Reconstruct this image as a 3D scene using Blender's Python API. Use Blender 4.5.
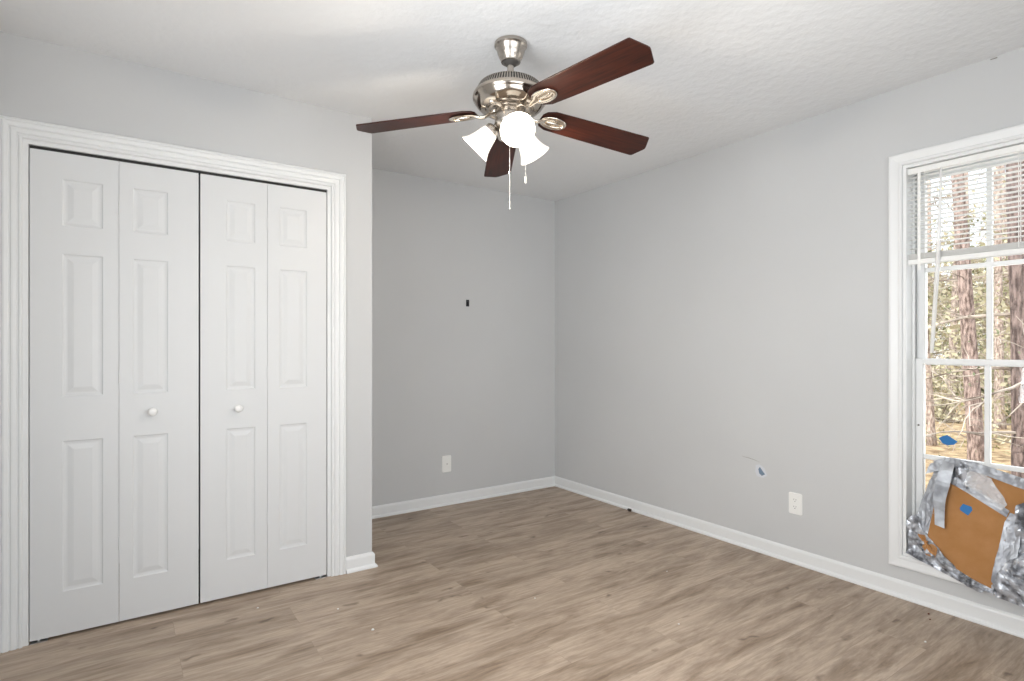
import bpy, bmesh, math, random
from mathutils import Vector, Matrix, noise
PI = math.pi
R = math.radians
S = bpy.context.scene
for o in list(bpy.data.objects):
    bpy.data.objects.remove(o)
C = S.collection

# ------------------------------------------------------------------ camera
cam = bpy.data.objects.new('camera', bpy.data.cameras.new('camera'))
C.objects.link(cam)
cam.data.sensor_width = 36.0
cam.data.lens = 20.0
cam.data.shift_y = 4.48/1024
cam.data.clip_start = 0.02
cam.location = (-3.0802, -3.8193, 1.2063)
cam.rotation_euler = (R(90), 0, R(-34.5515))
S.camera = cam

# ------------------------------------------------------------------ exposure, world, sun, window and fill light
S.view_settings.view_transform = 'Standard'
S.view_settings.look = 'None'
S.view_settings.gamma = 1.0
S.view_settings.use_curve_mapping = False
S.view_settings.exposure = 0.30

W = bpy.data.worlds.new('world'); S.world = W
W.use_nodes = True
wn = W.node_tree
for n in list(wn.nodes): wn.nodes.remove(n)
wo = wn.nodes.new('ShaderNodeOutputWorld')
wb = wn.nodes.new('ShaderNodeBackground')
ws = wn.nodes.new('ShaderNodeTexSky')
ws.sky_type = 'NISHITA'; ws.sun_disc = False
ws.sun_elevation = R(42); ws.sun_rotation = R(250); ws.dust_density = 4.0; ws.air_density = 1.2; ws.ozone_density = 1.0
wm = wn.nodes.new('ShaderNodeMix'); wm.data_type = 'RGBA'; wm.inputs[0].default_value = 0.72
wm.inputs[7].default_value = (4.6, 4.7, 4.9, 1)
wn.links.new(ws.outputs[0], wm.inputs[6])
wn.links.new(wm.outputs[2], wb.inputs[0])
wb.inputs[1].default_value = 0.36
wn.links.new(wb.outputs[0], wo.inputs[0])

sd = bpy.data.lights.new('sun', 'SUN'); sd.energy = 4.3; sd.angle = R(1.2); sd.color = (1, .95, .86)
so = bpy.data.objects.new('sun', sd); C.objects.link(so)
so.location = (-6, 2, 9)
so.rotation_euler = Vector((0.74, -0.30, -0.66)).to_track_quat('-Z', 'Y').to_euler()

def area(name, loc, direction, sx, sy, power, col):
    l = bpy.data.lights.new(name, 'AREA'); l.shape = 'RECTANGLE'; l.size = sx; l.size_y = sy
    l.energy = power; l.color = col
    o = bpy.data.objects.new(name, l); C.objects.link(o); o.location = loc
    o.rotation_euler = Vector(direction).to_track_quat('-Z', 'Y').to_euler()
    return o
# added fill lights outside two made-up windows behind and beside the camera
area('added_fill_back', (-2.10, -4.16, 1.35), (0, 1, 0.34), 2.1, 1.55, 33, (0.985, 0.99, 1.0))
area('added_fill_left', (-3.66, -2.75, 1.40), (1, 0, 0.30), 1.15, 1.5, 52, (0.985, 0.99, 1.0))
area('daylight_right_window', (0.42, -3.06, 1.35), (-1, 0, 0.0), 0.85, 1.5, 9, (0.97, 0.985, 1.0))

# ------------------------------------------------------------------ helpers
def new_bm(): return bmesh.new()

def obj(name, bm, mat, parent=None, smooth=False, bevel=0, seg=2, autos=None):
    me = bpy.data.meshes.new(name)
    bmesh.ops.recalc_face_normals(bm, faces=bm.faces)
    bm.to_mesh(me); bm.free()
    o = bpy.data.objects.new(name, me); C.objects.link(o)
    if mat is not None:
        for m in (mat if isinstance(mat, (list, tuple)) else [mat]): me.materials.append(m)
    if smooth:
        for p in me.polygons: p.use_smooth = True
        if autos is not None:
            # sharp edges by angle
            b2 = bmesh.new(); b2.from_mesh(me)
            for e in b2.edges:
                if len(e.link_faces) == 2 and e.calc_face_angle(0) > autos: e.smooth = False
            b2.to_mesh(me); b2.free()
    if parent is not None: o.parent = parent
    if bevel:
        md = o.modifiers.new('bevel', 'BEVEL'); md.width = bevel; md.segments = seg; md.limit_method = 'ANGLE'; md.angle_limit = R(40)
    return o

def thing(name, label, cat, loc=(0, 0, 0), group=None):
    o = bpy.data.objects.new(name, None); C.objects.link(o); o.location = loc
    o.empty_display_size = 0.05
    return tag(o, label, cat, group)

def tag(o, label, cat, group=None, kind=None):
    o['label'] = label; o['category'] = cat
    if group: o['group'] = group
    if kind: o['kind'] = kind
    return o

def struct(name, bm, mat, parent=None, **k):
    o = obj(name, bm, mat, parent, **k)
    if parent is None: o['kind'] = 'structure'
    return o

def box(bm, a, b):
    x0, x1 = sorted((a[0], b[0])); y0, y1 = sorted((a[1], b[1])); z0, z1 = sorted((a[2], b[2]))
    v = [bm.verts.new(p) for p in ((x0, y0, z0), (x1, y0, z0), (x1, y1, z0), (x0, y1, z0), (x0, y0, z1), (x1, y0, z1), (x1, y1, z1), (x0, y1, z1))]
    for f in ((0, 3, 2, 1), (4, 5, 6, 7), (0, 1, 5, 4), (1, 2, 6, 5), (2, 3, 7, 6), (3, 0, 4, 7)):
        bm.faces.new([v[i] for i in f])
    return v

def lathe(bm, prof, n=40, M=None, cap0=True, cap1=True):
    """prof: list of (r, z)"""
    M = M or Matrix.Identity(4)
    rings = []
    for r, z in prof:
        rings.append([bm.verts.new(M @ Vector((r*math.cos(2*PI*i/n), r*math.sin(2*PI*i/n), z))) for i in range(n)])
    for a, b in zip(rings, rings[1:]):
        for i in range(n):
            bm.faces.new((a[i], a[(i+1) % n], b[(i+1) % n], b[i]))
    if cap0: bm.faces.new(rings[0][::-1])
    if cap1: bm.faces.new(rings[-1])
    return rings

def tube(bm, pts, rad, n=8, cap=True):
    """pts list of Vector, rad float or list"""
    pts = [Vector(p) for p in pts]
    if not isinstance(rad, (list, tuple)): rad = [rad]*len(pts)
    rings = []
    up = Vector((0, 0, 1))
    for i, p in enumerate(pts):
        d = (pts[min(i+1, len(pts)-1)]-pts[max(i-1, 0)])
        if d.length < 1e-9: d = Vector((0, 0, 1))
        d.normalize()
        ref = up if abs(d.z) < 0.95 else Vector((1, 0, 0))
        if i == 0: s = d.cross(ref).normalized()
        else:
            s = (s_prev-d*s_prev.dot(d))
            s = s.normalized() if s.length > 1e-6 else d.cross(ref).normalized()
        s_prev = s
        t = d.cross(s)
        rings.append([bm.verts.new(p+(s*math.cos(2*PI*k/n)+t*math.sin(2*PI*k/n))*rad[i]) for k in range(n)])
    for a, b in zip(rings, rings[1:]):
        for k in range(n):
            bm.faces.new((a[k], a[(k+1) % n], b[(k+1) % n], b[k]))
    if cap:
        bm.faces.new(rings[0][::-1]); bm.faces.new(rings[-1])
    return rings

def prism(bm, poly, extr, origin, ax, ay):
    """poly of 2D points in plane (ax, ay), extruded by the vector extr"""
    o = Vector(origin); ax = Vector(ax); ay = Vector(ay); e = Vector(extr)
    a = [bm.verts.new(o+ax*p[0]+ay*p[1]) for p in poly]
    b = [bm.verts.new(v.co+e) for v in a]
    n = len(poly)
    bm.faces.new(a[::-1]); bm.faces.new(b)
    for i in range(n): bm.faces.new((a[i], a[(i+1) % n], b[(i+1) % n], b[i]))

def sphere(bm, c, r, n=12, sc=(1, 1, 1)):
    res = bmesh.ops.create_uvsphere(bm, u_segments=n, v_segments=max(6, n//2), radius=r)
    for v in res['verts']:
        v.co = Vector((v.co.x*sc[0], v.co.y*sc[1], v.co.z*sc[2]))+Vector(c)
    return res['verts']

def sweep_frame(bm, prof, path, normal, closed=False):
    """profile (u across outward, w out of the wall) swept with mitres along a path of (a,b) plane points;
    path points carry the mitre direction; normal maps (a,b,w) to world"""
    rings = []
    for (a, b, ma, mb) in path:
        rings.append([bm.verts.new(normal(a+ma*u, b+mb*u, w)) for u, w in prof])
    k = len(prof)
    prs = list(zip(rings, rings[1:]))
    if closed: prs.append((rings[-1], rings[0]))
    for r0, r1 in prs:
        for i in range(k):
            bm.faces.new((r0[i], r0[(i+1) % k], r1[(i+1) % k], r1[i]))
    if not closed:
        bm.faces.new(rings[0][::-1]); bm.faces.new(rings[-1])

# ------------------------------------------------------------------ materials
def mat(name, col, rough=0.5, metal=0.0, spec=0.5, **kw):
    m = bpy.data.materials.new(name); m.use_nodes = True
    b = m.node_tree.nodes['Principled BSDF']
    b.inputs['Base Color'].default_value = (*col, 1)
    b.inputs['Roughness'].default_value = rough
    b.inputs['Metallic'].default_value = metal
    b.inputs['Specular IOR Level'].default_value = spec
    for k, v in kw.items(): b.inputs[k.replace('_', ' ')].default_value = v
    m.diffuse_color = (*col, 1)
    return m

def N(m, t, **kw):
    n = m.node_tree.nodes.new('ShaderNode'+t)
    for k, v in kw.items(): setattr(n, k, v)
    return n
def L(m, a, b): m.node_tree.links.new(a, b)
def P(m): return m.node_tree.nodes['Principled BSDF']

def bumpy(m, scale, strength, dist=0.002, detail=3, coords='Object', stretch=None):
    tc = N(m, 'TexCoord'); no = N(m, 'TexNoise'); bu = N(m, 'Bump')
    no.inputs['Scale'].default_value = scale; no.inputs['Detail'].default_value = detail
    src = tc.outputs[coords]
    if stretch:
        mp = N(m, 'Mapping'); mp.inputs['Scale'].default_value = stretch; L(m, src, mp.inputs[0]); src = mp.outputs[0]
    L(m, src, no.inputs['Vector']); L(m, no.outputs[0], bu.inputs['Height'])
    bu.inputs['Strength'].default_value = strength; bu.inputs['Distance'].default_value = dist
    L(m, bu.outputs[0], P(m).inputs['Normal'])
    return m

def mottled(m, c1, c2, scale, detail=4, lo=.35, hi=.65, stretch=None):
    tc = N(m, 'TexCoord'); no = N(m, 'TexNoise'); cr = N(m, 'ValToRGB')
    no.inputs['Scale'].default_value = scale; no.inputs['Detail'].default_value = detail
    src = tc.outputs['Object']
    if stretch:
        mp = N(m, 'Mapping'); mp.inputs['Scale'].default_value = stretch; L(m, src, mp.inputs[0]); src = mp.outputs[0]
    L(m, src, no.inputs['Vector']); L(m, no.outputs[0], cr.inputs[0])
    cr.color_ramp.elements[0].color = (*c1, 1); cr.color_ramp.elements[0].position = lo
    cr.color_ramp.elements[1].color = (*c2, 1); cr.color_ramp.elements[1].position = hi
    L(m, cr.outputs[0], P(m).inputs['Base Color'])
    return m

WALL = mottled(mat('wall_paint', (.55, .555, .56), .62, spec=.3), (.540, .547, .553), (.558, .565, .571), 1.3, 3)
bumpy(WALL, 90, .08, .001)
FLATWHITE = bumpy(mat('ceiling_paint', (.78, .79, .80), .9, spec=.1), 26, .38, .012, 5)
TRIM = bumpy(mat('trim_paint', (.74, .75, .755), .38, spec=.45), 60, .04, .001)
DOOR = bumpy(mat('door_paint', (.65, .66, .668), .42, spec=.4), 70, .05, .001, stretch=(1, 1, .15))
WINW = bumpy(mat('window_paint', (.78, .79, .79), .4), 40, .04, .001)
PLASTIC = mat('white_plastic', (.82, .82, .80), .3)
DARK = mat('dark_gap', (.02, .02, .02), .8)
SLAT = mat('blind_vinyl', (.84, .84, .82), .45)
NICKEL = bumpy(mat('brushed_nickel', (.46, .42, .375), .27, 1.0), 300, .05, .0005, stretch=(1, 1, .05))
POLISH = mat('polished_nickel', (.47, .42, .365), .15, 1.0)
PLATE = mat('lamp_glow_nickel', (.80, .73, .64), .24, 1.0)  # nickel lightened in colour for the glow of the nearby bulbs
VENT = mat('vent_shadow_gap', (.06, .055, .05), .6)
CHROME = mat('chain_metal', (.75, .72, .68), .25, 1.0)
KNOBW = mat('knob_paint', (.80, .80, .79), .25)
ALU = mat('bright_aluminium', (.7, .7, .7), .3, 1.0)

def wood_blade():
    m = mat('cherry_wood', (.16, .035, .016), .42, spec=.32)
    tc = N(m, 'TexCoord'); mp = N(m, 'Mapping'); mp.inputs['Scale'].default_value = (3, 45, 3)
    no = N(m, 'TexNoise'); no.inputs['Scale'].default_value = 2.2; no.inputs['Detail'].default_value = 6; no.inputs['Distortion'].default_value = .6
    cr = N(m, 'ValToRGB'); e = cr.color_ramp.elements
    e[0].position = .3; e[0].color = (.012, .003, .002, 1); e[1].position = .72; e[1].color = (.055, .012, .006, 1)
    L(m, tc.outputs['UV'], mp.inputs[0]); L(m, mp.outputs[0], no.inputs['Vector']); L(m, no.outputs[0], cr.inputs[0])
    L(m, cr.outputs[0], P(m).inputs['Base Color'])
    return m
CHERRY = wood_blade()

def glass_shade():
    m = mat('frosted_glass', (.95, .93, .88), .35)
    P(m).inputs['Emission Color'].default_value = (1, .90, .76, 1)
    P(m).inputs['Emission Strength'].default_value = .55
    return m
SHADE = glass_shade()
BULB = mat('lit_bulb', (1, .95, .85), .4)
P(BULB).inputs['Emission Color'].default_value = (1, .90, .74, 1)
P(BULB).inputs['Emission Strength'].default_value = 9

def pane_glass():
    m = bpy.data.materials.new('window_glass'); m.use_nodes = True
    nt = m.node_tree
    for n in list(nt.nodes): nt.nodes.remove(n)
    o = nt.nodes.new('ShaderNodeOutputMaterial'); mx = nt.nodes.new('ShaderNodeMixShader')
    tr = nt.nodes.new('ShaderNodeBsdfTransparent'); gl = nt.nodes.new('ShaderNodeBsdfGlossy'); fr = nt.nodes.new('ShaderNodeFresnel')
    tr.inputs[0].default_value = (.96, .97, .97, 1); gl.inputs['Roughness'].default_value = .02; fr.inputs[0].default_value = 1.45
    nt.links.new(fr.outputs[0], mx.inputs[0]); nt.links.new(tr.outputs[0], mx.inputs[1]); nt.links.new(gl.outputs[0], mx.inputs[2])
    nt.links.new(mx.outputs[0], o.inputs[0])
    return m
GLASS = pane_glass()

def clear_film(name, tint, mixf, rough):
    m = bpy.data.materials.new(name); m.use_nodes = True
    nt = m.node_tree; b = P(m); b.inputs['Base Color'].default_value = (*tint, 1); b.inputs['Roughness'].default_value = rough
    o = nt.nodes['Material Output']; mx = nt.nodes.new('ShaderNodeMixShader'); tr = nt.nodes.new('ShaderNodeBsdfTransparent')
    mx.inputs[0].default_value = mixf
    nt.links.new(tr.outputs[0], mx.inputs[1]); nt.links.new(b.outputs[0], mx.inputs[2]); nt.links.new(mx.outputs[0], o.inputs[0])
    return m
FILM = clear_film('clear_plastic_film', (.85, .87, .9), .38, .12)
WANDM = clear_film('clear_acrylic', (.9, .9, .9), .62, .1)

CARD = mottled(mat('corrugated_cardboard', (.40, .20, .08), .85, spec=.1), (.375, .185, .07), (.42, .215, .09), 14, 4)
bumpy(CARD, 40, .15, .002, stretch=(1, 1, 6))
TAPE = mottled(mat('duct_tape', (.5, .51, .54), .36, .25), (.24, .25, .275), (.42, .44, .475), 18, 3)
FOIL = mottled(mat('crumpled_foil_tape', (.62, .64, .68), .30, .45), (.13, .135, .15), (.60, .63, .69), 30, 3, .36, .64)
BLUE = mat('blue_painters_tape', (.035, .17, .42), .6, spec=.2)
BLUEFADED = mat('faded_blue_tape', (.16, .22, .30), .7, spec=.2)
PATCHW = mat('bare_plaster', (.60, .62, .66), .9, spec=.05)

def floor_mat():
    m = mat('vinyl_plank_oak', (.4, .3, .22), .42, spec=.35)
    tc = N(m, 'TexCoord')
    br = N(m, 'TexBrick'); br.offset = .37; br.offset_frequency = 2
    br.inputs['Color1'].default_value = (0, 0, 0, 1); br.inputs['Color2'].default_value = (1, 1, 1, 1); br.inputs['Mortar'].default_value = (.5, .5, .5, 1)
    br.inputs['Scale'].default_value = 1; br.inputs['Mortar Size'].default_value = .0008; br.inputs['Mortar Smooth'].default_value = .2
    br.inputs['Brick Width'].default_value = 1.22; br.inputs['Row Height'].default_value = .181; br.inputs['Bias'].default_value = 0
    L(m, tc.outputs['Object'], br.inputs['Vector'])
    # grain coordinates shifted for each plank
    sep = N(m, 'SeparateColor'); L(m, br.outputs['Color'], sep.inputs[0])
    mul = N(m, 'Math', operation='MULTIPLY'); mul.inputs[1].default_value = 17.3; L(m, sep.outputs[0], mul.inputs[0])
    cx = N(m, 'CombineXYZ'); L(m, mul.outputs[0], cx.inputs[0]); L(m, mul.outputs[0], cx.inputs[2])
    va = N(m, 'VectorMath', operation='ADD'); L(m, tc.outputs['Object'], va.inputs[0]); L(m, cx.outputs[0], va.inputs[1])
    mp = N(m, 'Mapping'); mp.inputs['Scale'].default_value = (1.0, 5.8, 1.0); L(m, va.outputs[0], mp.inputs[0])
    n1 = N(m, 'TexNoise'); n1.inputs['Scale'].default_value = 2.1; n1.inputs['Detail'].default_value = 5; n1.inputs['Roughness'].default_value = .68; n1.inputs['Distortion'].default_value = .45
    L(m, mp.outputs[0], n1.inputs['Vector'])
    mp2 = N(m, 'Mapping'); mp2.inputs['Scale'].default_value = (3.5, 34.0, 1.0); L(m, va.outputs[0], mp2.inputs[0])
    n2 = N(m, 'TexNoise'); n2.inputs['Scale'].default_value = 2.4; n2.inputs['Detail'].default_value = 7; n2.inputs['Roughness'].default_value = .65
    L(m, mp2.outputs[0], n2.inputs['Vector'])
    # cloudy long streaks
    r1 = N(m, 'ValToRGB'); e = r1.color_ramp.elements
    e[0].position = .31; e[0].color = (.235, .168, .116, 1); e[1].position = .58; e[1].color = (.475, .378, .295, 1)
    L(m, n1.outputs[0], r1.inputs[0])
    r2 = N(m, 'ValToRGB'); e = r2.color_ramp.elements
    e[0].position = .36; e[0].color = (.74, .73, .72, 1); e[1].position = .62; e[1].color = (1.06, 1.06, 1.06, 1)
    L(m, n2.outputs[0], r2.inputs[0])
    mx = N(m, 'Mix', data_type='RGBA', blend_type='MULTIPLY'); mx.inputs[0].default_value = .8
    L(m, r1.outputs[0], mx.inputs[6]); L(m, r2.outputs[0], mx.inputs[7])
    # tone of each plank
    r3 = N(m, 'ValToRGB'); e = r3.color_ramp.elements
    e[0].color = (.93, .93, .92, 1); e[1].color = (1.05, 1.05, 1.05, 1)
    L(m, sep.outputs[0], r3.inputs[0])
    mx2 = N(m, 'Mix', data_type='RGBA', blend_type='MULTIPLY'); mx2.inputs[0].default_value = 1
    L(m, mx.outputs[2], mx2.inputs[6]); L(m, r3.outputs[0], mx2.inputs[7])
    # knots
    mp3 = N(m, 'Mapping'); mp3.inputs['Scale'].default_value = (1.0, 2.4, 1.0); L(m, va.outputs[0], mp3.inputs[0])
    vo = N(m, 'TexVoronoi'); vo.inputs['Scale'].default_value = 3.6; vo.inputs['Randomness'].default_value = 1.0
    dn = N(m, 'TexNoise'); dn.inputs['Scale'].default_value = 9; L(m, tc.outputs['Object'], dn.inputs['Vector'])
    dm = N(m, 'Mix', data_type='RGBA', blend_type='LINEAR_LIGHT'); dm.inputs[0].default_value = .12
    L(m, mp3.outputs[0], dm.inputs[6]); L(m, dn.outputs['Color'], dm.inputs[7])
    L(m, dm.outputs[2], vo.inputs['Vector'])
    r4 = N(m, 'ValToRGB'); e = r4.color_ramp.elements
    e[0].position = .03; e[0].color = (.30, .25, .21, 1); e[1].position = .15; e[1].color = (1, 1, 1, 1)
    L(m, vo.outputs['Distance'], r4.inputs[0])
    mx3 = N(m, 'Mix', data_type='RGBA', blend_type='MULTIPLY'); mx3.inputs[0].default_value = .75
    L(m, mx2.outputs[2], mx3.inputs[6]); L(m, r4.outputs[0], mx3.inputs[7])
    # seams
    mx4 = N(m, 'Mix', data_type='RGBA', blend_type='MIX'); mx4.inputs[7].default_value = (.20, .15, .11, 1)
    sm = N(m, 'Math', operation='MULTIPLY'); sm.inputs[1].default_value = .35; L(m, br.outputs['Fac'], sm.inputs[0])
    L(m, sm.outputs[0], mx4.inputs[0]); L(m, mx3.outputs[2], mx4.inputs[6])
    L(m, mx4.outputs[2], P(m).inputs['Base Color'])
    bu = N(m, 'Bump'); bu.inputs['Strength'].default_value = .12; bu.inputs['Distance'].default_value = .001
    L(m, n2.outputs[0], bu.inputs['Height']); L(m, bu.outputs[0], P(m).inputs['Normal'])
    return m
FLOOR = floor_mat()

def bark(name, c1, c2):
    m = mottled(mat(name, c1, .9, spec=.1), c1, c2, 22, 6, .38, .62, stretch=(1.6, 1.6, .45))
    bumpy(m, 22, .9, .03, 4, stretch=(1.5, 1.5, .35))
    return m
BARK = bark('pine_bark', (.12, .085, .075), (.42, .33, .30))
BARKD = bark('dark_pine_bark', (.07, .05, .045), (.25, .19, .175))
BARKP = bark('pale_bark', (.22, .17, .15), (.56, .47, .42))
TWIG = mottled(mat('twig_bark', (.25, .2, .16), .9, spec=.1), (.14, .11, .09), (.55, .49, .43), 3)
def leafm(name, a, b):
    m = mottled(mat(name, a, .7, spec=.2), a, b, 1.4, 4)
    P(m).inputs['Subsurface Weight'].default_value = 0
    return m
LEAFG = leafm('spring_leaves', (.17, .19, .09), (.40, .40, .24))
LEAFY = leafm('yellow_green_leaves', (.32, .30, .19), (.58, .54, .40))
LEAFD = leafm('evergreen_leaves', (.09, .11, .06), (.25, .27, .16))
LITTER = mottled(mat('leaf_litter', (.3, .2, .12), .95, spec=.05), (.22, .15, .09), (.56, .44, .28), 5, 8)
GRASSM = leafm('grass', (.22, .26, .06), (.42, .46, .14))

# ------------------------------------------------------------------ room shell
H = 2.44
XL, YB = -3.49, -4.02          # left wall and back wall
CY_, CX_ = -0.835, -1.951      # closet front and its free end
T = 0.12
WY0, WY1, WZ0, WZ1 = -3.48, -2.640, 0.203, 2.062   # window opening in right wall

bm = new_bm(); box(bm, (XL-T, YB-T, -0.1), (T, T, 0)); struct('floor', bm, FLOOR)
bm = new_bm(); box(bm, (XL-T, YB-T, H), (T, T, H+0.15)); struct('ceiling', bm, FLATWHITE)
bm = new_bm(); box(bm, (XL-T, 0, 0), (T, T, H)); struct('wall_far', bm, WALL)
bm = new_bm()
box(bm, (0, WY1, 0), (T, 0, H)); box(bm, (0, YB-T, 0), (T, WY0, H))
box(bm, (0, WY0, 0), (T, WY1, WZ0)); box(bm, (0, WY0, WZ1), (T, WY1, H))
wall_right = struct('wall_right', bm, WALL)
# left wall, opened for an added window that lets fill light in
bm = new_bm()
LWY0, LWY1, LWZ0, LWZ1 = -3.35, -2.15, .62, 2.1
box(bm, (XL-T, LWY1, 0), (XL, 0, H)); box(bm, (XL-T, YB-T, 0), (XL, LWY0, H))
box(bm, (XL-T, LWY0, 0), (XL, LWY1, LWZ0)); box(bm, (XL-T, LWY0, LWZ1), (XL, LWY1, H))
struct('wall_left', bm, WALL)
# back wall, opened for the other added fill window
BWX0, BWX1, BWZ0, BWZ1 = -3.20, -1.00, .55, 2.1
bm = new_bm()
box(bm, (XL, YB-T, 0), (BWX0, YB, H)); box(bm, (BWX1, YB-T, 0), (0, YB, H))
box(bm, (BWX0, YB-T, 0), (BWX1, YB, BWZ0)); box(bm, (BWX0, YB-T, BWZ1), (BWX1, YB, H))
struct('wall_back', bm, WALL)
# closet front wall with door opening, and closet end wall
DX0, DX1, DZ = -3.384, -2.192, 2.014
CT = 0.11
bm = new_bm()
box(bm, (XL, CY_, 0), (DX0-.018, CY_+CT, H)); box(bm, (DX1+.018, CY_, 0), (CX_, CY_+CT, H))
box(bm, (DX0-.018, CY_, DZ+.018), (DX1+.018, CY_+CT, H))
struct('wall_closet', bm, WALL)
bm = new_bm(); box(bm, (CX_-CT, CY_+CT, 0), (CX_, 0, H)); struct('wall_alcove', bm, WALL)

# baseboards ---------------------------------------------------------
BB = [(0, 0), (.024, 0), (.0245, .006), (.021, .013), (.0135, .018), (.012, .020), (.012, .066), (.0095, .074), (.004, .080), (0, .081)]
def baseboard(name, a, b, nrm, ms=0, me_=0):
    """a,b ends along wall (xy); nrm into the room; ms / me_: mitre, +1 outer corner, -1 inner corner"""
    bm = new_bm(); a = Vector((*a, 0)); b = Vector((*b, 0)); nrm = Vector((*nrm, 0)); d = (b-a).normalized()
    ra = [bm.verts.new(a+nrm*p[0]-d*p[0]*ms+Vector((0, 0, p[1]))) for p in BB]
    rb = [bm.verts.new(b+nrm*p[0]+d*p[0]*me_+Vector((0, 0, p[1]))) for p in BB]
    k = len(BB)
    for i in range(k): bm.faces.new((ra[i], ra[(i+1) % k], rb[(i+1) % k], rb[i]))
    bm.faces.new(ra[::-1]); bm.faces.new(rb)
    return struct(name, bm, TRIM)
baseboard('baseboard_far', (CX_, 0), (0, 0), (0, -1), -1, -1)
baseboard('baseboard_right', (0, 0), (0, YB), (-1, 0), -1, -1)
baseboard('baseboard_closet', (-2.097, CY_), (CX_, CY_), (0, -1), 0, 1)
baseboard('baseboard_alcove', (CX_, CY_), (CX_, 0), (1, 0), 1, -1)
baseboard('baseboard_back', (0, YB), (XL, YB), (0, 1), -1, -1)
baseboard('baseboard_left', (XL, YB), (XL, CY_), (1, 0), -1, -1)

# closet casing (fluted colonial profile), mitred --------------------
CAS = [(0, 0), (0, .009), (.003, .0125), (.009, .0125), (.012, .008), (.016, .008), (.019, .013), (.027, .0145), (.034, .0145), (.037, .0110), (.040, .0110), (.043, .0160), (.053, .0185), (.059, .0185), (.062, .0140), (.065, .0140), (.068, .0175), (.073, .0170), (.0755, .013), (.0755, 0)]
rv = .018
def cn(a, b, w): return Vector((a, CY_-w, b))
bm = new_bm()
sweep_frame(bm, CAS, [(DX0-rv, 0, -1, 0), (DX0-rv, DZ+rv, -1, 1), (DX1+rv, DZ+rv, 1, 1), (DX1+rv, 0, 1, 0)], cn)
struct('trim_1', bm, TRIM)
# closet jamb lining
bm = new_bm()
box(bm, (DX0-.018, CY_-.001, 0), (DX0, CY_+CT, DZ+.018)); box(bm, (DX1, CY_-.001, 0), (DX1+.018, CY_+CT, DZ+.018))
box(bm, (DX0, CY_-.001, DZ), (DX1, CY_+CT, DZ+.018))
struct('trim_2', bm, TRIM)
# floor threshold pivots are little metal brackets at the jamb feet
# closet bifold doors ------------------------------------------------
def leaf_mesh(x0, x1, px0, px1):
    """moulded leaf: front face at local y=0 (towards room, -Y), thickness .032"""
    bm = new_bm(); z0, z1 = .011, 2.000; th = .030
    rows = [(.187, .809), (.993, 1.583), (1.700, 1.892)]
    steps = [(0, 0), (.005, .0035), (.012, .0048), (.017, .0048), (.034, .0014), (.038, .0008)]   # inset, depth
    xs = [x0, px0, px1, x1]; zs = [z0]
    for a, b in rows: zs += [a, b]
    zs.append(z1)
    V = {}
    def v(x, y, z):
        k = (round(x, 5), round(y, 5), round(z, 5))
        if k not in V: V[k] = bm.verts.new((x, y, z))
        return V[k]
    for i in range(3):
        for j in range(len(zs)-1):
            a, b, c, d = xs[i], xs[i+1], zs[j], zs[j+1]
            if i == 1 and j % 2 == 1:
                prev = None
                for ins, dep in steps:
                    ring = [v(a+ins, dep, c+ins), v(b-ins, dep, c+ins), v(b-ins, dep, d-ins), v(a+ins, dep, d-ins)]
                    if prev:
                        for k in range(4): bm.faces.new((prev[k], prev[(k+1) % 4], ring[(k+1) % 4], ring[k]))
                    prev = ring
                bm.faces.new(prev)
            else:
                bm.faces.new((v(a, 0, c), v(b, 0, c), v(b, 0, d), v(a, 0, d)))
    # sides and back
    per = [(x, z0) for x in xs]+[(x1, z) for z in zs[1:]]+[(x, z1) for x in xs[::-1][1:]]+[(x0, z) for z in zs[::-1][1:-1]]
    back = [bm.verts.new((x, th, z)) for x, z in per]; fr = [v(x, 0, z) for x, z in per]
    n = len(per)
    for i in range(n): bm.faces.new((fr[i], fr[(i+1) % n], back[(i+1) % n], back[i]))
    bm.faces.new(back[::-1])
    return bm

def bifold(name, xa, xm, xb, pa, pb, knobx, knobz, mirror):
    root = bpy.data.objects.new(name, None); C.objects.link(root); root.location = (xa, CY_+.004, 0); root['kind'] = 'structure'
    ox = xa
    a = obj('door_leaf', leaf_mesh(0, xm-ox-.0007, pa[0]-ox, pa[1]-ox), DOOR, root)
    b = obj('door_leaf', leaf_mesh(xm-ox+.0007, xb-ox, pb[0]-ox, pb[1]-ox), DOOR, root)
    kb = new_bm()
    M = Matrix.Translation((knobx-ox, 0, knobz)) @ Matrix.Rotation(R(90), 4, 'X')
    lathe(kb, [(.0165, 0), (.0165, .003), (.010, .005), (.0085, .014), (.012, .019), (.0175, .024), (.0185, .029), (.016, .034), (.009, .037), (.0005, .0375)], 24, M)
    obj('door_knob', kb, KNOBW, (b if not mirror else a), smooth=True, autos=R(50))
    for hz in (.35, 1.07, 1.80):
        hb = new_bm(); tube(hb, [(xm-ox, -.001, hz-.03), (xm-ox, -.001, hz+.03)], .0022, 8)
        obj('hinge', hb, DOOR, root)
    pv = new_bm()
    px = (0.012 if not mirror else xb-ox-.012)
    sgn = 1 if not mirror else -1
    box(pv, (px-.010*sgn, -.008, .0005), (px+.045*sgn, .026, .003)); tube(pv, [(px+.015*sgn, .014, .003), (px+.015*sgn, .014, .0115)], .005, 8)
    obj('pivot_bracket', pv, ALU, root)
    for gx in ((.05), (xb-ox-.05)):
        gb = new_bm(); tube(gb, [(gx, .015, 1.999), (gx, .015, 2.012)], .0045, 10); obj('top_pivot', gb, PLASTIC, root)
    return root
bifold('door_1', -3.381, -3.0845, -2.7820, (-3.2775, -3.1405), (-3.0345, -2.9025), -2.963, .912, False)
bifold('door_2', -2.7745, -2.4840, -2.1955, (-2.6670, -2.5390), (-2.4275, -2.2950), -2.617, .905, True)
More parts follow.
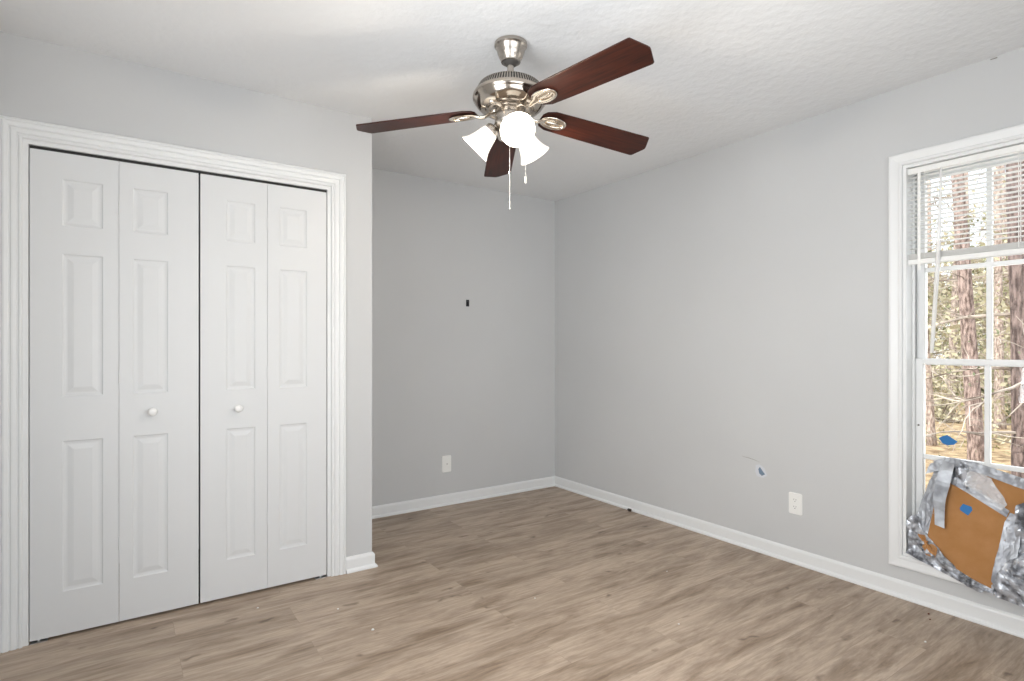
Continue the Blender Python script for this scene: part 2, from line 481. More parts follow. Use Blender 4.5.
# aluminium head track, shade of the gap put into its near-black colour
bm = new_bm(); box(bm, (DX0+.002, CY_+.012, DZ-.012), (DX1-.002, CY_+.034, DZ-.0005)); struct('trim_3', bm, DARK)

# ------------------------------------------------------------------ right-hand window
def wnr(a, b, w): return Vector((-w, a, b))
def casing_frame(name, y0, y1, z0, z1, cn2, prof):
    bm = new_bm()
    sweep_frame(bm, prof, [(y0, z0, -1, -1), (y1, z0, 1, -1), (y1, z1, 1, 1), (y0, z1, -1, 1)], cn2, closed=True)
    return struct(name, bm, TRIM)
WCAS = [(0, 0), (0, .012), (.004, .0145), (.012, .0145), (.017, .0125), (.026, .0145), (.044, .018), (.052, .018), (.0565, .015), (.057, 0)]
casing_frame('trim_4', WY0, WY1, WZ0, WZ1, wnr, WCAS)
# window_1: jamb box with two sashes of six lights each
bm = new_bm(); jt = .014; JD = .135
box(bm, (-.001, WY1-jt, WZ0), (JD, WY1, WZ1)); box(bm, (-.001, WY0, WZ0), (JD, WY0+jt, WZ1))
box(bm, (-.001, WY0+jt, WZ1-jt), (JD, WY1-jt, WZ1)); box(bm, (-.001, WY0+jt, WZ0), (JD, WY1-jt, WZ0+.012))
# parting stops
for y in (WY1-jt, WY0+jt):
    s = -1 if y > -3 else 1
    box(bm, (.066, y, WZ0+.012), (.076, y+s*.010, WZ1-jt))
win = struct('window_1', bm, WINW)
GY0, GY1 = -3.405, -2.693
def sash(x, z0, z1, rows, bot, top, name):
    """wooden sash: stiles, rails, muntins in one frame; each pane a child"""
    bm = new_bm(); yl, yr = WY1-jt-.002, WY0+jt+.002; d = .030
    box(bm, (x-d/2, GY1, z0), (x+d/2, yl, z1)); box(bm, (x-d/2, yr, z0), (x+d/2, GY0, z1))
    box(bm, (x-d/2+.0005, GY0, z0), (x+d/2-.0005, GY1, bot)); box(bm, (x-d/2+.0005, GY0, top), (x+d/2-.0005, GY1, z1))
    mun = [-2.936, -3.170]
    for y in mun: box(bm, (x-.011, y-.010, bot), (x+.011, y+.010, top))
    for z in rows: box(bm, (x-.0115, GY0, z-.010), (x+.0115, GY1, z+.010))
    fr = obj(name, bm, WINW, win, bevel=.002, seg=1)
    ys = [GY1]+mun+[GY0]; zs = [bot]+rows+[top]
    for i in range(3):
        for j in range(len(zs)-1):
            pb = new_bm(); box(pb, (x-.0015, ys[i+1], zs[j]), (x+.0015, ys[i], zs[j+1]))
            obj('window_pane', pb, GLASS, fr)
    return fr
low = sash(.097, .215, 1.142, [.672], .262, 1.116, 'lower_sash')
upp = sash(.121, 1.112, 2.048, [1.566], 1.139, 2.003, 'upper_sash')
sb = new_bm(); lathe(sb, [(.0045, 0), (.0045, .002), (.002, .003)], 10, Matrix.Translation((.079, -2.676, .822)) @ Matrix.Rotation(R(-90), 4, 'Y'))
sb2 = obj('screw', sb, mat('dull_screw', (.18, .17, .16), .5, .6), win)

# mini blind, half drawn ------------------------------------------------
bl = thing('window_blind', 'white horizontal mini blind half raised in the right-hand window', 'blind', (.035, -3.06, 2.045))
BY0, BY1 = -3.472, -2.648
def loc(bm, o):  # shift a world-built mesh to its root
    for v in bm.verts: v.co -= Vector(o.location)
    return bm
bm = new_bm()
box(bm, (.018, BY0, 2.018), (.052, BY1, 2.046)); obj('headrail', loc(bm, bl), SLAT, bl, bevel=.003)
bm = new_bm(); ns = 17
for i in range(ns):
    z = 2.002-i*.0212
    w = .0125; tilt = R(-6); prev = None
    rings = []
    for u in (-1, -.5, 0, .5, 1):
        dx = u*w*math.cos(tilt); dz = u*w*math.sin(tilt)+(1-u*u)*.0022
        rings.append([bm.verts.new((.035+dx, y, z+dz+o2)) for y in (BY0, BY1) for o2 in (0, .0007)])
    for a, b in zip(rings, rings[1:]):
        bm.faces.new((a[1], b[1], b[3], a[3])); bm.faces.new((a[0], a[2], b[2], b[0]))
        bm.faces.new((a[0], b[0], b[1], a[1])); bm.faces.new((a[2], a[3], b[3], b[2]))
    a = rings[0]; bm.faces.new((a[0], a[1], a[3], a[2])); a = rings[-1]; bm.faces.new((a[0], a[2], a[3], a[1]))
obj('slats', loc(bm, bl), SLAT, bl)
bm = new_bm()
for i in range(9): box(bm, (.0225, BY0, 1.6145+i*.0028), (.0475, BY1, 1.6160+i*.0028))
obj('gathered_slats', loc(bm, bl), SLAT, bl)
bm = new_bm(); box(bm, (.020, BY0-.001, 1.588), (.050, BY1+.001, 1.612)); obj('bottom_rail', loc(bm, bl), SLAT, bl, bevel=.004)
for y in (-2.722, -3.06, -3.40):
    bm = new_bm()
    for x in (.0215, .0485): box(bm, (x-.0006, y-.0012, 1.615), (x+.0006, y+.0012, 2.02))
    for i in range(ns):
        z = 2.002-i*.0212; box(bm, (.0215, y-.0008, z-.0012), (.0485, y+.0008, z-.0004))
    obj('ladder_cord', loc(bm, bl), SLAT, bl)
bm = new_bm(); box(bm, (.0175, -2.706, 1.560), (.0197, -2.694, 2.02)); obj('pull_tape', loc(bm, bl), SLAT, bl)
bm = new_bm(); tube(bm, [(.012, -2.790, 2.02), (.010, -2.778, 1.60), (.014, -2.752, 1.17)], [.004, .010, .008], 6)
obj('tilt_wand', loc(bm, bl), WANDM, bl)

# taped cardboard patch over the lowest panes -----------------------------
def card_x(z): return -.014+.235*(z-.2)
patch = thing('cardboard_patch', 'brown cardboard patch edged in silver duct tape over the lower window panes', 'cardboard', (.01, -2.87, .2))
def plane_pt(y, z, off): # off towards room
    return Vector((card_x(z)-off*.985, y, z+off*.165))
def sheet(poly, off, th, nsub=0, amp=0, seed=0, M=None, freq=30):
    bm = new_bm()
    front = [bm.verts.new((p[0], p[1], 0)) for p in poly]
    bm.faces.new(front)
    if nsub:
        bmesh.ops.triangulate(bm, faces=bm.faces[:])
        for _ in range(nsub):
            bmesh.ops.subdivide_edges(bm, edges=bm.edges[:], cuts=1, use_grid_fill=True)
            bmesh.ops.triangulate(bm, faces=bm.faces[:])
    geo = bmesh.ops.extrude_face_region(bm, geom=bm.faces[:])
    top = set(v for v in geo['geom'] if isinstance(v, bmesh.types.BMVert))
    for v in bm.verts:
        y, z = v.co.x, v.co.y
        q = Vector((y*freq, z*freq, seed))
        dn = amp*(noise.noise(q)+.6*abs(noise.noise(q*2.3)))
        e = dn*.5
        v.co = plane_pt(y+e*.6, z+e*.4, off+dn+(th if v in top else 0))
    return bm
def crumple(poly, off, th, amp, seed, name, m, freq=38, nsub=4):
    b = sheet(poly, off, th, nsub, amp, seed, freq=freq)
    return obj(name, loc(b, patch), m, patch)
# cardboard sheets (front one, and a second behind at top right)
cTL, cBL, cBR, cTR = (-2.768, .583), (-2.738, .305), (-2.988, .162), (-3.032, .462)
b = sheet([cTL, cBL, (-2.745, .275), (-2.86, .207), cBR, cTR, (-2.84, .556)], .006, .006); obj('cardboard_sheet', loc(b, patch), CARD, patch)
b = sheet([(-2.86, .640), (-2.85, .47), (-3.22, .36), (-3.22, .575), (-3.05, .606), (-2.95, .630)], .004, .005); obj('cardboard_sheet', loc(b, patch), CARD, patch)
# wrinkled backing of tape sealing it to the sash and sill
crumple([(-2.745, .667), (-2.715, .50), (-2.660, .33), (-2.662, .235), (-2.80, .205), (-2.93, .165), (-3.06, .150), (-3.25, .155), (-3.25, .60), (-3.06, .628), (-2.95, .655), (-2.83, .676)], -.014, .004, .010, 3.1, 'foil_backing', TAPE, 16, 5)
crumple([(-2.790, .600), (-2.742, .33), (-2.700, .325), (-2.690, .42), (-2.725, .56), (-2.748, .612)], .008, .002, .007, 1.7, 'tape_strip', TAPE, 20, 4)
crumple([(-2.776, .583), (-2.84, .558), (-3.016, .468), (-3.027, .496), (-2.86, .590), (-2.79, .606)], .013, .001, .004, 5.2, 'tape_strip', TAPE, 20, 4)
crumple([(-3.026, .49), (-3.012, .45), (-2.980, .20), (-2.985, .165), (-3.03, .155), (-3.062, .30), (-3.070, .48)], .013, .001, .006, 8.4, 'tape_strip', TAPE, 16, 4)
crumple([(-2.735, .655), (-2.80, .684), (-2.90, .676), (-3.08, .635), (-3.25, .60), (-3.25, .565), (-3.06, .595), (-2.90, .636), (-2.80, .640)], .020, .002, .010, 9.9, 'tape_strip', TAPE, 18, 4)
# hanging twisted strap of tape
bm = new_bm(); n = 16; prev = None
for i in range(n+1):
    t = i/n; z = .660-.285*t; yc = -2.805+.012*math.sin(t*3)+.010*t; hw = .022+.004*math.sin(t*5)
    off = .034+.020*math.sin(t*PI*.9)+.004*math.sin(t*14)
    tw = .35*math.sin(t*2.2)
    row = []
    for s in (-1, 0, 1):
        for th in (0, .0012):
            row.append(bm.verts.new(plane_pt(yc+s*hw*math.cos(tw), z+s*.004, off+s*hw*math.sin(tw)+th)))
    if prev:
        for a, c in ((0, 2), (2, 4)):
            bm.faces.new((prev[a], prev[c], row[c], row[a])); bm.faces.new((prev[a+1], row[a+1], row[c+1], prev[c+1]))
        bm.faces.new((prev[0], row[0], row[1], prev[1])); bm.faces.new((prev[4], prev[5], row[5], row[4]))
    else:
        for a in (0, 2): bm.faces.new((row[a], row[a+1], row[a+3], row[a+2]))
    prev = row
for a in (0, 2): bm.faces.new((prev[a], prev[a+2], prev[a+3], prev[a+1]))
obj('hanging_tape', loc(bm, patch), TAPE, patch)
# folds beside the strap, clear film over the top right, crumples at both feet
crumple([(-2.832, .668), (-2.872, .672), (-2.888, .60), (-2.870, .545), (-2.838, .560)], .022, .0015, .020, 6.6, 'folded_tape', FOIL, 26, 3)
crumple([(-2.728, .640), (-2.745, .655), (-2.80, .652), (-2.80, .630), (-2.765, .618), (-2.715, .592)], .024, .002, .008, 2.2, 'tape_flap', TAPE, 20, 3)
crumple([(-2.872, .57), (-2.880, .650), (-2.955, .618), (-3.02, .520), (-3.00, .490), (-2.93, .545)], .022, .0008, .020, 12.3, 'plastic_film', FILM, 15, 3)
crumple([(-2.662, .365), (-2.700, .40), (-2.722, .34), (-2.735, .28), (-2.88, .195), (-2.975, .162), (-2.95, .140), (-2.80, .182), (-2.664, .222)], .012, .002, .030, 21.5, 'crumpled_tape', FOIL, 16, 4)
crumple([(-2.700, .290), (-2.722, .300), (-2.76, .250), (-2.90, .195), (-3.00, .165), (-3.00, .150), (-2.88, .168), (-2.74, .215)], .018, .002, .026, 51.5, 'crumpled_tape', FOIL, 22, 4)
crumple([(-3.06, .52), (-3.035, .30), (-3.000, .190), (-3.00, .145), (-3.08, .135), (-3.22, .14), (-3.22, .52), (-3.10, .56)], .020, .002, .050, 31.7, 'crumpled_tape', FOIL, 9, 4)
crumple([(-2.712, .318), (-2.735, .322), (-2.760, .268), (-2.83, .232), (-2.75, .236)], .020, .003, .016, 41.1, 'torn_cardboard_edge', CARD, 40, 3)
# two scraps of blue tape
def scrap(name, poly, to3, label, cat, m=BLUE, th=.0006):
    bm = new_bm(); a = [bm.verts.new(to3(p[0], p[1], 0)) for p in poly]; b_ = [bm.verts.new(to3(p[0], p[1], th)) for p in poly]
    k = len(poly); bm.faces.new(a); bm.faces.new(b_[::-1])
    for i in range(k): bm.faces.new((a[i], b_[i], b_[(i+1) % k], a[(i+1) % k]))
    c = sum((v.co for v in bm.verts), Vector())/len(bm.verts)
    for v in bm.verts: v.co -= c
    o = obj(name, bm, m); o.location = c
    return tag(o, label, cat)
scrap('painters_tape', [(-2.852, .470), (-2.862, .490), (-2.894, .484), (-2.898, .470), (-2.884, .444), (-2.854, .460)], lambda y, z, w: plane_pt(y, z, .0125+w), 'scrap of blue painter\'s tape stuck on the brown cardboard', 'tape')
scrap('painters_tape', [(-2.752, .768), (-2.769, .780), (-2.786, .787), (-2.808, .773), (-2.826, .761), (-2.812, .745), (-2.788, .739), (-2.768, .746)], lambda y, z, w: Vector((.0945-w, y, z)), 'diamond of blue painter\'s tape on the window glass above the cardboard', 'tape')

# ------------------------------------------------------------------ added back and left windows (unseen, there for the fill light)
def plain_window(name, tname, to3, a0, a1, z0, z1):
    bm = new_bm()
    def b3(p, q):
        P_ = to3(*p); Q_ = to3(*q); box(bm, P_, Q_)
    j = .02
    b3((a0, z0, -.001), (a0+j, z1, -T)); b3((a1-j, z0, -.001), (a1, z1, -T)); b3((a0+j, z1-j, -.001), (a1-j, z1, -T)); b3((a0+j, z0, -.001), (a1-j, z0+j, -T))
    w = struct(name, bm, WINW)
    bm = new_bm(); j2 = .06; m = (a0+a1)/2; zm = (z0+z1)/2
    for p, q in (((a0+j, z0+j), (a0+j2, z1-j)), ((a1-j2, z0+j), (a1-j, z1-j)), ((a0+j2, z0+j), (a1-j2, z0+j2)), ((a0+j2, z1-j2), (a1-j2, z1-j)), ((m-.02, z0+j2), (m+.02, z1-j2)), ((a0+j2, zm-.02), (m-.02, zm+.02)), ((m+.02, zm-.02), (a1-j2, zm+.02))):
        box(bm, to3(*p, -.05), to3(*q, -.08))
    s = obj('window_sash', bm, WINW, w)
    for (p0, p1) in ((a0+j2, m-.02), (m+.02, a1-j2)):
        for (q0, q1) in ((z0+j2, zm-.02), (zm+.02, z1-j2)):
            bm = new_bm(); box(bm, to3(p0, q0, -.063), to3(p1, q1, -.067)); obj('window_pane', bm, GLASS, s)
    casing_frame(tname, a0, a1, z0, z1, lambda a, b, w_: Vector(to3(a, b, w_)), WCAS)
plain_window('added_window_2', 'trim_5', lambda a, b, w: (a, YB+w, b), BWX0, BWX1, BWZ0, BWZ1)
plain_window('added_window_3', 'trim_6', lambda a, b, w: (XL+w, a, b), LWY0, LWY1, LWZ0, LWZ1)

# ------------------------------------------------------------------ outlets and wall marks
def outlet(name, label, to3, w, h, kind):
    root = thing(name, label, 'outlet', to3(0, 0, 0))
    o0 = Vector(to3(0, 0, 0))
    def T3(a, b, c): return Vector(to3(a, b, c))-o0
    bm = new_bm()
    ch = .006; out = [(-w/2+ch, -h/2), (w/2-ch, -h/2), (w/2, -h/2+ch), (w/2, h/2-ch), (w/2-ch, h/2), (-w/2+ch, h/2), (-w/2, h/2-ch), (-w/2, -h/2+ch)]
    rings = []
    for sc, d in ((1, 0), (1, .002), (.955, .005)):
        rings.append([bm.verts.new(T3(a*sc, b*sc, d)) for a, b in out])
    for r0, r1 in zip(rings, rings[1:]):
        for i in range(8): bm.faces.new((r0[i], r0[(i+1) % 8], r1[(i+1) % 8], r1[i]))
    bm.faces.new(rings[0][::-1]); bm.faces.new(rings[-1])
    obj('cover_plate', bm, PLASTIC, root)
    if kind == 'duplex':
        for s in (-1, 1):
            bm = new_bm(); r = .0168; pl = []
            for i in range(24):
                a = 2*PI*i/24; pl.append((r*math.cos(a), max(-.0135, min(.0135, r*math.sin(a)))+s*.0195))
            v0 = [bm.verts.new(T3(a, b, .0049)) for a, b in pl]; v1 = [bm.verts.new(T3(a, b, .0066)) for a, b in pl]
            for i in range(24): bm.faces.new((v0[i], v0[(i+1) % 24], v1[(i+1) % 24], v1[i]))
            bm.faces.new(v1)
            rc = obj('receptacle', bm, PLASTIC, root)
            bm = new_bm()
            for a in (-.0063, .0063): box(bm, T3(a-.0009, s*.0195+.000, .0065), T3(a+.0009, s*.0195+.0075, .0070))
            box(bm, T3(-.002, s*.0195-.0085, .0065), T3(.002, s*.0195-.0045, .0070))
            obj('slots', bm, DARK, rc)
        bm = new_bm(); box(bm, T3(-.002, -.002, .0049), T3(.002, .002, .0058)); obj('screw', bm, PLASTIC, root)
    else:
        bm = new_bm(); box(bm, T3(-.017, -.034, .0049), T3(.017, .034, .0066)); obj('insert', bm, PLASTIC, root, bevel=.001)
        bm = new_bm(); box(bm, T3(-.0045, -.0035, .0066), T3(.0045, .0035, .0100)); obj('toggle_slot', bm, mat('grey_socket', (.45, .44, .42), .5), root)
        for s in (-1, 1):
            bm = new_bm(); box(bm, T3(-.002, s*.048-.002, .0049), T3(.002, s*.048+.002, .0056)); obj('screw', bm, PLASTIC, root)
outlet('wall_plate', 'white wall plate low on the far grey wall, left of the room corner', lambda a, b, c: (-1.0500+a, -c, .309+b), .076, .125, 'jack')
outlet('wall_outlet', 'white duplex outlet on the right grey wall beside the window', lambda a, b, c: (-c, -2.115+a, .328+b), .076, .118, 'duplex')
# small dark hook on the far wall
hk = thing('wall_hook', 'small dark metal hook high on the far grey wall', 'hook', (-.868, 0, 1.531))
DKM = mat('dark_metal', (.03, .03, .035), .45, .6)
bm = new_bm(); box(bm, (-.014, -.004, -.027), (.014, 0, .025)); obj('hook_plate', bm, DKM, hk, bevel=.003)
bm = new_bm(); tube(bm, [(0, -.003, .010), (0, -.012, .006), (0, -.016, -.006), (0, -.016, -.016), (0, -.010, -.021)], .004, 8); obj('hook_pin', bm, DKM, hk, smooth=True)
# torn blue tape with a bare patch, and a shallow scratch, on the right wall
scrap('torn_tape', [(-1.893, .480), (-1.903, .494), (-1.915, .478), (-1.935, .456), (-1.915, .444), (-1.898, .456)], lambda y, z, w: Vector((-.0012-w, y, z)), 'torn piece of faded blue tape on the right grey wall left of the outlet', 'tape', BLUEFADED)
bm = new_bm()
pl = [(-1.872, .462), (-1.876, .500), (-1.900, .508), (-1.930, .490), (-1.948, .452), (-1.925, .434), (-1.885, .436)]
prism(bm, pl, (-.0006, 0, 0), (-.0002, 0, 0), (0, 1, 0), (0, 0, 1)); obj('bare_patch', bm, PATCHW, wall_right)
bm = new_bm(); tube(bm, [(-.0006, -1.785, .538), (-.0010, -1.83, .535), (-.0010, -1.875, .528), (-.0006, -1.905, .520)], [.0008, .0022, .0016, .0006], 6)
obj('scratch', bm, mat('scuffed_paint', (.36, .35, .33), .9), wall_right)
bm = new_bm(); box(bm, (-.003, -2.972, 2.430), (0, -2.995, 2.4335)); obj('ceiling_crack', bm, mat('crack_shadow', (.25, .24, .22), .9), wall_right)

# crumbs on the floor
crumbs = [(-2.200, -1.504, .0065, 'w', 'largest white paint chip, on the floor in front of the closet corner'),
          (-2.561, -1.012, .005, 'w', 'white paint chip on the floor close to the right pair of closet doors'),
          (-2.262, -1.231, .0045, 'w', 'white paint chip on the floor between the closet corner and the largest chip'),
          (-1.456, -1.653, .0045, 'w', 'white paint chip on the open floor below the ceiling fan'),
          (-.686, -1.794, .0045, 'w', 'white paint chip on the floor nearest the right grey wall'),
          (-1.094, -2.205, .0045, 'w', 'white paint chip on the open floor, in front of the wall outlet'),
          (-.392, -2.870, .0060, 'w', 'white paint chip on the floor in front of the window')]
CHIPW = mat('paint_chip', (.85, .85, .83), .7); CHIPD = mat('dark_debris', (.035, .025, .02), .8); CHIPR = mat('reddish_debris', (.16, .05, .03), .8)
random.seed(5)
def chip(name, x, y, r, m, label, cat, sc=(1, .7, .5)):
    bm = new_bm(); sphere(bm, (0, 0, 0), r, 8, sc)
    for v in bm.verts: v.co *= random.uniform(.75, 1.2)
    zmin = min(v.co.z for v in bm.verts)
    for v in bm.verts: v.co.z -= zmin
    o = obj(name, bm, m); o.location = (x, y, 0); tag(o, label, cat); return o
for x, y, r, k, lab in crumbs: chip('paint_chip', x, y, r, CHIPW, lab, 'paint chip')
chip('dark_debris', -.040, -.905, .014, CHIPD, 'dark scrap lying against the right baseboard near the far corner', 'debris', (.8, 1.3, .8))
chip('dark_debris', -.100, -2.780, .006, CHIPR, 'reddish speck on the floor below the window, nearest the baseboard', 'debris')
chip('dark_debris', -.154, -2.804, .005, CHIPR, 'smaller reddish speck on the floor below the window, farther from baseboard', 'debris')

# ------------------------------------------------------------------ ceiling fan
FX, FY = -1.766, -1.902
fan = thing('ceiling_fan', 'brushed nickel ceiling fan with cherry wood blades and three lit glass shades', 'ceiling fan', (FX, FY, H))
# the fan hangs a little out of plumb, as in the photo
nrm = Vector((.0539, .0441, 1)).normalized()
q = Vector((0, 0, 1)).rotation_difference(nrm)
TILT = Matrix.Translation((0, 0, -.06)) @ q.to_matrix().to_4x4() @ Matrix.Translation((0, 0, .06))
def fobj(name, bm, m, parent=fan, **k):
    bm.transform(TILT); return obj(name, bm, m, parent, **k)
bm = new_bm()
lathe(bm, [(.062, 0), (.0665, -.003), (.067, -.016), (.063, -.020), (.059, -.025), (.054, -.046), (.047, -.063), (.0415, -.070), (.0395, -.080), (.034, -.081)], 48)
obj('canopy', bm, NICKEL, fan, smooth=True, autos=R(40))
bm = new_bm(); lathe(bm, [(.0335, -.079), (.0335, -.0815), (.026, -.086), (.021, -.093), (.014, -.097)], 24); obj('hanger_ball', bm, VENT, fan, smooth=True)
bm = new_bm(); lathe(bm, [(.0135, -.075), (.0135, -.160)], 24); fobj('downrod', bm, NICKEL, smooth=True, autos=R(40))
bm = new_bm(); lathe(bm, [(.022, -.152), (.024, -.155), (.025, -.170), (.034, -.176)], 24, cap1=False); fobj('yoke_cover', bm, NICKEL, smooth=True, autos=R(40))
# motor housing
bm = new_bm()
lathe(bm, [(.030, -.167), (.080, -.171), (.108, -.178), (.123, -.186), (.1285, -.191)], 64, cap0=True, cap1=False)
lathe(bm, [(.1435, -.2205), (.1485, -.2235), (.1515, -.231), (.1515, -.238), (.1485, -.244), (.1445, -.2475), (.1425, -.251), (.137, -.261), (.127, -.271), (.113, -.2785), (.100, -.281), (.095, -.276), (.070, -.276), (.066, -.270)], 64, cap0=False, cap1=True)
fobj('motor_housing', bm, POLISH, smooth=True, autos=R(35))
bm = new_bm(); lathe(bm, [(.1245, -.190), (.1405, -.222)], 64); vent = fobj('vent_band', bm, VENT, smooth=True)
bm = new_bm()
for i in range(84):
    a = 2*PI*i/84; Mx = Matrix.Rotation(a, 4, 'Z')
    pts = [(.1235, -.0020, -.1900), (.1235, .0020, -.1900), (.1295, .0020, -.1900), (.1295, -.0020, -.1900), (.1395, -.0024, -.2220), (.1395, .0024, -.2220), (.1450, .0024, -.2220), (.1450, -.0024, -.2220)]
    v = [bm.verts.new(Mx @ Vector(p)) for p in pts]
    for f in ((0, 1, 2, 3), (7, 6, 5, 4), (0, 3, 7, 4), (1, 5, 6, 2), (3, 2, 6, 7), (0, 4, 5, 1)): bm.faces.new([v[k] for k in f])
fobj('vent_ribs', bm, NICKEL, vent)
# flywheel and switch housing
bm = new_bm(); lathe(bm, [(.086, -.268), (.086, -.283), (.080, -.287), (.060, -.287)], 48, cap0=False); fobj('flywheel', bm, NICKEL, smooth=True, autos=R(40))
bm = new_bm(); lathe(bm, [(.056, -.284), (.060, -.290), (.0600, -.338), (.057, -.343), (.050, -.352), (.030, -.362), (.012, -.366), (.001, -.367)], 48); fobj('switch_housing', bm, NICKEL, smooth=True, autos=R(35))

PH, PIT, DROOP = -82.70, R(10.97), .0484
ZB = -.2795   # blade plane
def blade_frame(k):
    return Matrix.Rotation(R(PH+72*k), 4, 'Z')
def blade(k):
    """outline in (r, s), s to the left of the outward direction; left side hangs lower"""
    F_ = blade_frame(k)
    out = [(.140, -.026), (.152, -.046), (.185, -.0610), (.30, -.0645), (.636, -.0703), (.642, -.0680), (.668, -.010), (.6715, .002), (.669, .012), (.645, .066), (.638, .0705), (.30, .0645), (.185, .0610), (.152, .046), (.140, .026)]
    bm = new_bm(); uvl = bm.loops.layers.uv.new('UVMap')
    th = .006
    def pt(r, s, z):
        Pp = Matrix.Translation((0, 0, ZB)) @ Matrix.Rotation(math.atan(DROOP), 4, 'Y') @ Matrix.Rotation(-PIT, 4, 'X')
        return TILT @ F_ @ (Pp @ Vector((r, s, z)))
    a = [bm.verts.new(pt(r, s, -th/2)) for r, s in out]; b = [bm.verts.new(pt(r, s, th/2)) for r, s in out]
    n = len(out)
    def face(vs, uv):
        f = bm.faces.new(vs)
        for l, u in zip(f.loops, uv): l[uvl].uv = u
    face(a, [(r+k*.7, s+k) for r, s in out]); face(b[::-1], [(r+k*.7, s+k+.3) for r, s in out][::-1])
    for i in range(n):
        j = (i+1) % n; face((a[i], b[i], b[j], a[j]), [(out[i][0], .0), (out[i][0], .006), (out[j][0], .006), (out[j][0], .0)])
    bd = obj('fan_blade', bm, CHERRY, fan, bevel=.0015, seg=2)
    # blade iron: hub lug, curved arm, oval loop plate under the blade
    bm = new_bm()
    def q3(r, s, z): return TILT @ F_ @ Vector((r, s, z))
    def arm(ps):
        rings = []
        for r, z, w, t in ps:
            c = .35
            sec = [(-w, -t*c), (-w*.6, -t), (w*.6, -t), (w, -t*c), (w, t*c), (w*.6, t), (-w*.6, t), (-w, t*c)]
            tl = -PIT*max(0, min(1, (r-.10)/.06))
            rings.append([bm.verts.new(q3(r, s*math.cos(tl)-zz*math.sin(tl), z+s*math.sin(tl)+zz*math.cos(tl))) for s, zz in sec])
        for r0, r1 in zip(rings, rings[1:]):
            for i in range(8): bm.faces.new((r0[i], r0[(i+1) % 8], r1[(i+1) % 8], r1[i]))
        bm.faces.new(rings[0][::-1]); bm.faces.new(rings[-1])
    arm([(.056, -.289, .017, .004), (.078, -.290, .016, .004), (.092, -.296, .010, .005), (.106, -.302, .0085, .006), (.122, -.303, .0085, .006), (.138, -.299, .011, .005), (.160, -.2945, .017, .004)])
    iron = obj('blade_iron', bm, PLATE, fan, smooth=True, autos=R(50))
    # oval ring + centre bar
    bm = new_bm()
    cr, a_, b_ = .198, .052, .028; m_ = 36; rings = []
    for i in range(m_):
        t = 2*PI*i/m_; c0 = Vector((cr+a_*math.cos(t), b_*math.sin(t), -.0085)); d0 = Vector((math.cos(t)*b_, math.sin(t)*a_, 0)).normalized()
        ring = []
        for j in range(8):
            u = 2*PI*j/8; ring.append(bm.verts.new(pt(*(c0+d0*.0085*math.cos(u)+Vector((0, 0, 1))*.0045*math.sin(u)))))
        rings.append(ring)
    for i in range(m_):
        for j in range(8): bm.faces.new((rings[i][j], rings[(i+1) % m_][j], rings[(i+1) % m_][(j+1) % 8], rings[i][(j+1) % 8]))
    lo = [bm.verts.new(pt(cr+a_*math.cos(2*PI*i/m_), b_*math.sin(2*PI*i/m_), -.0045)) for i in range(m_)]
    hi = [bm.verts.new(pt(cr+a_*math.cos(2*PI*i/m_), b_*math.sin(2*PI*i/m_), -.0032)) for i in range(m_)]
    bm.faces.new(lo); bm.faces.new(hi[::-1])
    for s in (1,):
        ps = []
        for i in range(5): ps.append(Vector((cr-.030+.015*i, 0, -.0075)))
        tube(bm, [pt(*p) for p in ps], [.004, .0065, .007, .0065, .004], 8)
    obj('blade_plate', bm, PLATE, iron, smooth=True, autos=R(60))
    return bd
for k in (0, 1, 2, 3): blade(k)
# bare bracket stub where no blade is mounted
bm = new_bm(); F4 = blade_frame(4)
tube(bm, [TILT @ F4 @ Vector(p) for p in ((.055, 0, -.290), (.085, 0, -.291), (.110, 0, -.297), (.132, 0, -.305), (.146, 0, -.306))], [.010, .010, .009, .008, .006], 10)
obj('bracket_stub', bm, PLATE, fan, smooth=True)

# light kit: three arms, sockets, bell shades, bulbs
yawc = R(34.5515)
Rv = Vector((math.cos(yawc), -math.sin(yawc), 0)); Fv = Vector((math.sin(yawc), math.cos(yawc), 0))
for phi in (13, 133, 253):
    d = Rv*math.sin(R(phi))-Fv*math.cos(R(phi))
    dep = R(44)
    ax = d*math.cos(dep)+Vector((0, 0, -math.sin(dep)))
    base = d*.060+Vector((0, 0, -.343))
    Mq = Matrix.Translation(base) @ Vector((0, 0, 1)).rotation_difference(ax).to_matrix().to_4x4()
    bm = new_bm(); tube(bm, [d*.035+Vector((0, 0, -.330)), d*.052+Vector((0, 0, -.335)), base+ax*.004], .011, 14)
    lathe(bm, [(.012, 0), (.024, .004), (.030, .012), (.0315, .026), (.029, .028)], 32, Mq)
    sk = fobj('lamp_socket', bm, NICKEL, smooth=True, autos=R(40))
    bm = new_bm()
    outp = [(.0270, .018), (.0300, .024), (.0345, .032), (.0385, .046), (.0420, .062), (.0465, .080), (.0530, .098), (.0615, .113), (.0670, .121), (.0678, .1235)]
    inn = [(r-.0028, z) for r, z in outp[::-1]]
    inn[0] = (.0655, .1235)
    lathe(bm, outp+inn, 40, Mq, cap0=False, cap1=False)
    sh = fobj('lamp_shade', bm, SHADE, smooth=True, autos=R(60))
    bm = new_bm(); lathe(bm, [(.010, .024), (.013, .034), (.018, .046), (.0255, .062), (.0290, .076), (.0265, .090), (.018, .100), (.006, .105), (.0005, .1055)], 24, Mq, cap0=False)
    fobj('light_bulb', bm, BULB, sh, smooth=True)
    # the lamp's own light
    pd = bpy.data.lights.new('fan_bulb', 'POINT'); pd.energy = 5.0; pd.color = (1, .88, .72); pd.shadow_soft_size = .03
    po = bpy.data.objects.new('fan_bulb', pd); C.objects.link(po)
    po.location = Vector((FX, FY, H))+TILT @ (base+ax*.135)
